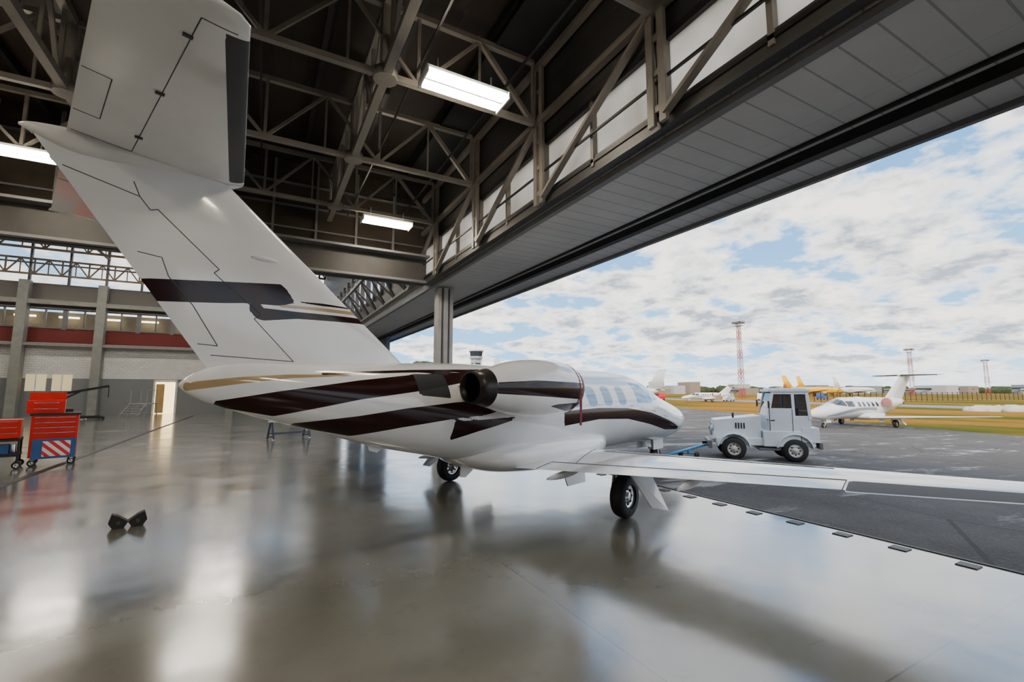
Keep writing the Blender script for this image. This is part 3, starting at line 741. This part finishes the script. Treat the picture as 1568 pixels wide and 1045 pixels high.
e=empty('maintenance_trestle',(.9,18.2,0),math.radians(20))
b=MB()
for s in(-1,1):
    b.beam((s*.62,-.28,.02),(s*.62,-.05,.60),.05,.05,0); b.beam((s*.62,.28,.02),(s*.62,.05,.60),.05,.05,0); b.beam((s*.62,-.25,.10),(s*.62,.25,.10),.04,.04,0)
    b.cyl((s*.62,-.28,.03),(s*.62,-.24,.03),.04,.04,10,1)
b.beam((-.7,0,.62),(.7,0,.62),.14,.05,1); b.beam((-.62,-.2,.2),(.62,-.2,.2),.035,.035,0); b.beam((-.62,.2,.2),(.62,.2,.2),.035,.035,0)
b.build('frame',[simple('trestle_slate',(.03,.045,.08),.4),M['white']],e)
e=empty('wheel_chock',(-1.40,7.5,0),math.radians(12),.74)
b=MB()
for s in(-1,1):
    pr=[(-.07,0),(.07,0),(.13,.10),(.09,.24),(.0,.20),(-.13,.10)]
    if s<0: pr=[(-x,z) for x,z in pr][::-1]
    c=s*.125
    b.rings([[(c+x,-.08,z) for x,z in pr],[(c+x,.08,z) for x,z in pr]],0,False)
    b.box((c,-.083,.10),(.05,.008,.06),1)
b.build('chock_blocks',[M['black'],simple('chock_marking',(.06,.065,.025),.7)],e,bevel=.004)
def stand(x,y,rz,h=1.6):
    e=empty('access_stand',(x,y,0),rz); b=MB()
    for s in(-.5,.5):
        for t in(-.6,.6): b.beam((t,s,0),(t*.8,s,h),.05,.05,0)
        b.beam((-1.4,s,.05),(-.5,s,h),.06,.06,0)
    b.box((0,0,h),(1.2,1.1,.06),0)
    for k in range(5): b.box((-1.3+k*.2,0,.2+k*h*.19),(.18,1,.03),0)
    for s in(-.5,.5): b.beam((-.5,s,h),(-.5,s,h+.9),.04,.04,0); b.beam((.5,s,h),(.5,s,h+.9),.04,.04,0); b.beam((-.5,s,h+.9),(.5,s,h+.9),.04,.04,0)
    b.build('frame',[simple('stand_pale',(.35,.36,.36),.5)],e)
stand(-7.0,39,1.2,.8); stand(-16.5,36,2.5,1.3)
e=empty('engine_hoist',(-10.6,35.3,0),.35,1.15); b=MB()
b.beam((0,0,.1),(0,0,1.2),.14,.14,0); b.beam((0,0,1.2),(2.2,0,1.7),.12,.12,0); b.beam((0,0,.7),(1.1,0,1.42),.09,.09,0); b.beam((0,-.4,.1),(2,-.6,.1),.1,.1,0); b.beam((0,.4,.1),(2,.6,.1),.1,.1,0); b.beam((0,-.45,.1),(0,.45,.1),.1,.1,0); b.cyl((2.2,0,1.7),(2.2,0,1.1),.02,.02,6,0)
b.box((.5,0,.35),(.8,.5,.4),0)
for p in((0,-.4),(0,.4),(2,-.6),(2,.6)): wheel(b,(p[0],p[1],.07),.07,.05,0,0)
b.build('frame',[M['dsteel']],e)

# ------------------------------------------------------------ exterior background
def mast(x,y,h,w0=1.3):
    e=empty('lighting_mast',(x,y,-.95)); b=MB(); n=int(h/1.6)
    for i in range(n):
        z0=h*i/n; z1=h*(i+1)/n; a=w0*(1-.35*i/n)/2; c=w0*(1-.35*(i+1)/n)/2; m=0 if (i//2)%2==0 else 1
        P0=[(-a,-a,z0),(a,-a,z0),(a,a,z0),(-a,a,z0)];P1=[(-c,-c,z1),(c,-c,z1),(c,c,z1),(-c,c,z1)]
        for k in range(4):
            b.beam(P0[k],P1[k],.12,.12,m); b.beam(P0[k],P1[(k+1)%4],.06,.06,m); b.beam(P1[k],P1[(k+1)%4],.06,.06,m); b.beam(P0[(k+1)%4],P1[k],.06,.06,m)
    b.box((0,0,h),(2.6,2.6,.12),1); b.box((0,0,h+1.3),(2.8,2.8,.1),1)
    for k in range(5):
        for s in(-1.3,1.3): b.box((-1.2+k*.6,s,h+.9),(.4,.2,.5),2); b.box((s,-1.2+k*.6,h+.9),(.2,.4,.5),2)
    for sx in(-1.3,1.3):
        for sy in(-1.3,1.3): b.beam((sx,sy,h),(sx,sy,h+1.3),.08,.08,1)
    b.build('lattice',[simple('mast_red',(.36,.06,.04),.5),simple('mast_white',(.45,.45,.45),.5),M['gray']],e)
mast(*W(75.3,150),24); mast(*W(175,200),19.5,1.6); mast(*W(260,250),18,1.8)
x,y=W(-15.8,200); e=empty('control_tower',(x,y,-.95)); b=MB()
b.box((0,0,8),(3.6,3.6,16),0)
for k in range(5): b.box((0,-1.85,2+k*3),(2.4,.1,1.2),1); b.box((1.85,0,2+k*3),(.1,2.4,1.2),1); b.box((-1.85,0,2+k*3),(.1,2.4,1.2),1)
b.lathe((0,0,16),(0,0,1),[(0,2.2),(.6,3.0),(1.4,3.1)],8,0,False,True,True); b.lathe((0,0,17.4),(0,0,1),[(0,2.7),(2.2,3.1)],8,1,False,True,True); b.lathe((0,0,19.6),(0,0,1),[(0,3.4),(.5,3.4)],8,0,False,True,True)
b.cyl((0,0,20),(0,0,23),.1,.1,6,0); b.build('tower',[simple('tower_pale',(.45,.45,.45),.8),M['glass']],e)
def airliner(x,y,rz,sc,body,tail,eng=True):
    e=empty('parked_airliner',(x,y,-.95),rz,sc); b=MB(); R=[]
    T=[(-14,3.4,.05),(-12,3.2,.5),(-8,2.8,1.2),(-5,2.6,1.4),(8,2.6,1.4),(11,2.5,1.2),(13,2.3,.6),(13.6,2.2,.05)]
    for i in range(41):
        a=-14+27.6*i/40; zc,r=interp(T,a); R.append([(a,r*math.cos(t),zc+r*math.sin(t)) for t in [2*math.pi*k/20 for k in range(20)]])
    b.rings(R,0)
    foil_loft(b,[((-9,0,3.6),(-13,0,3.6),.1),((-12.2,0,9.0),(-14.4,0,9.0),.08)],(0,1,0),1)
    for s in(-1,1):
        foil_loft(b,[((2.5,s*1,2.0),(-2.5,s*1,2.0),.12),((-3,s*13,2.9),(-4.4,s*13,2.9),.1)],(0,0,1),0)
        foil_loft(b,[((-11,s*.3,3.6),(-13,s*.3,3.6),.1),((-13,s*4.5,3.9),(-14.2,s*4.5,3.9),.1)],(0,0,1),0)
        b.lathe((1.6,s*4.2,1.35),(1,0,0),[(-1.6,.35),(-.8,.6),(.8,.7),(1.4,.62),(1.3,.5),(.8,.45)],18,1,True,True,True)
        b.beam((1.4,s*4.2,1.9),(-.2,s*4.2,2.2),.2,.5,0)
        b.cyl((-1,s*2,2),(-1,s*2,.5),.12,.12,8,2); wheel(b,(-1,s*2,.5),.5,.35,2,0)
    b.cyl((10,0,1.8),(10,0,.4),.1,.1,8,2); wheel(b,(10,0,.4),.4,.3,2,0)
    for k in range(26):
        for s in(-1,1): b.box((-6+k*.6,s*1.385,2.85),(.25,.06,.32),2)
    b.box((12.3,0,2.75),(.5,.8,.3),2)
    b.build('airframe',[body,tail,M['black']],e)
base_ang=math.atan2(-.478,.878)
wp=M['white']; yp=M['yellow']
palet=simple('pale_tail',(.6,.62,.65),.4)
x,y=W(118+13,200); airliner(x,y,base_ang+.15,1,yp,yp)
x,y=W(134+9,200+12); airliner(x,y,base_ang+.3,1,yp,yp)
x,y=W(165,220); airliner(x,y,base_ang+.3,1,wp,wp)
x,y=W(22,100); airliner(x,y,base_ang+math.pi-.1,.8,wp,palet)
x,y=W(2+12,135); airliner(x,y,base_ang+.9,1.25,wp,wp)
x,y=W(-6+12,140); airliner(x,y,base_ang+.9,1.25,wp,wp)
b=MB()
for i in range(46):
    cx=-60+i*13+random.uniform(-4,4); d=330+random.uniform(-40,60); hh=random.choice((4,5,6,7,9,5,4)); ww=random.uniform(8,26)
    x,y=W(cx,d); b.box((x,y,hh/2-1),(8,ww,hh),random.randrange(3),Matrix.Rotation(-.5,3,'Z'))
    b.box((x-4.1,y,hh*.6-1),(.3,ww*.9,hh*.18),3,None)
b.build('terminal_buildings',[simple('bld_gray',(.22,.23,.25),.8),simple('bld_white',(.4,.4,.4),.8),simple('bld_tan',(.25,.2,.16),.8),M['glass']])
b=MB()
for i in range(220):
    cx=-90+i*3.6; x,y=W(cx,430+random.uniform(-20,30)); b.ico((x,y,1.0),random.uniform(3.5,6.5),0,8,.3,.8)
b.build('tree_line',[M['leaf']])
b=MB()
for i in range(60):
    cx,d=-19+random.uniform(-6,4),88+random.uniform(-3,3); x,y=W(cx,d); zz=random.uniform(2,6); b.ico((x,y,zz),random.uniform(.9,1.7),0,8,.3,.9)
    if i%8==0: b.cyl((x,y,-.96),(x,y,3),.25,.15,8,1)
b.build('tree_cluster',[M['leaf'],simple('bark',(.08,.06,.04),.9)])
b=MB()
p0=Vector((*W(60,100),0)); p1=Vector((*W(210,150),0))
for i in range(80):
    p=p0.lerp(p1,i/79); b.beam((p.x,p.y,-.96),(p.x,p.y,1.2),.1,.1,0)
for zz in(-.4,0,.4,.8,1.15): b.beam((p0.x,p0.y,zz),(p1.x,p1.y,zz),.05,.06,0)
b.build('perimeter_fence',[M['dsteel']])
b=MB()
for i in range(26):
    x,y=W(62+random.uniform(-3.5,3.5),58+random.uniform(-1,1)); b.ico((x,y,-.9),random.uniform(.5,1.1),0,8,.25,.8)
b.build('gravel_pile',[simple('pale_gravel',(.55,.52,.48),.9)])
def car(x,y,rz,m):
    e=empty('parked_van',(x,y,-.95),rz); b=MB()
    pr=[(-2.2,.35),(2.2,.35),(2.25,.9),(1.6,1.1),(1.0,1.85),(-2.1,1.9),(-2.25,1.0)]
    b.rings([[(x,-.85,z) for x,z in pr],[(x,.85,z) for x,z in pr]],0,False)
    for s in(-.86,.86): b.box((-.4,s,1.45),(2.6,.03,.5),1)
    for cx in(-1.4,1.4):
        for s in(-.8,.8): wheel(b,(cx,s,.33),.33,.2,2,0)
    b.build('body',[m,M['glass'],M['black']],e,bevel=.05)
car(*W(52,110),.4,wp); car(*W(40,125),1.2,M['red']); car(*W(66,120),.2,wp); car(*W(88,130),.2,M['blue'])
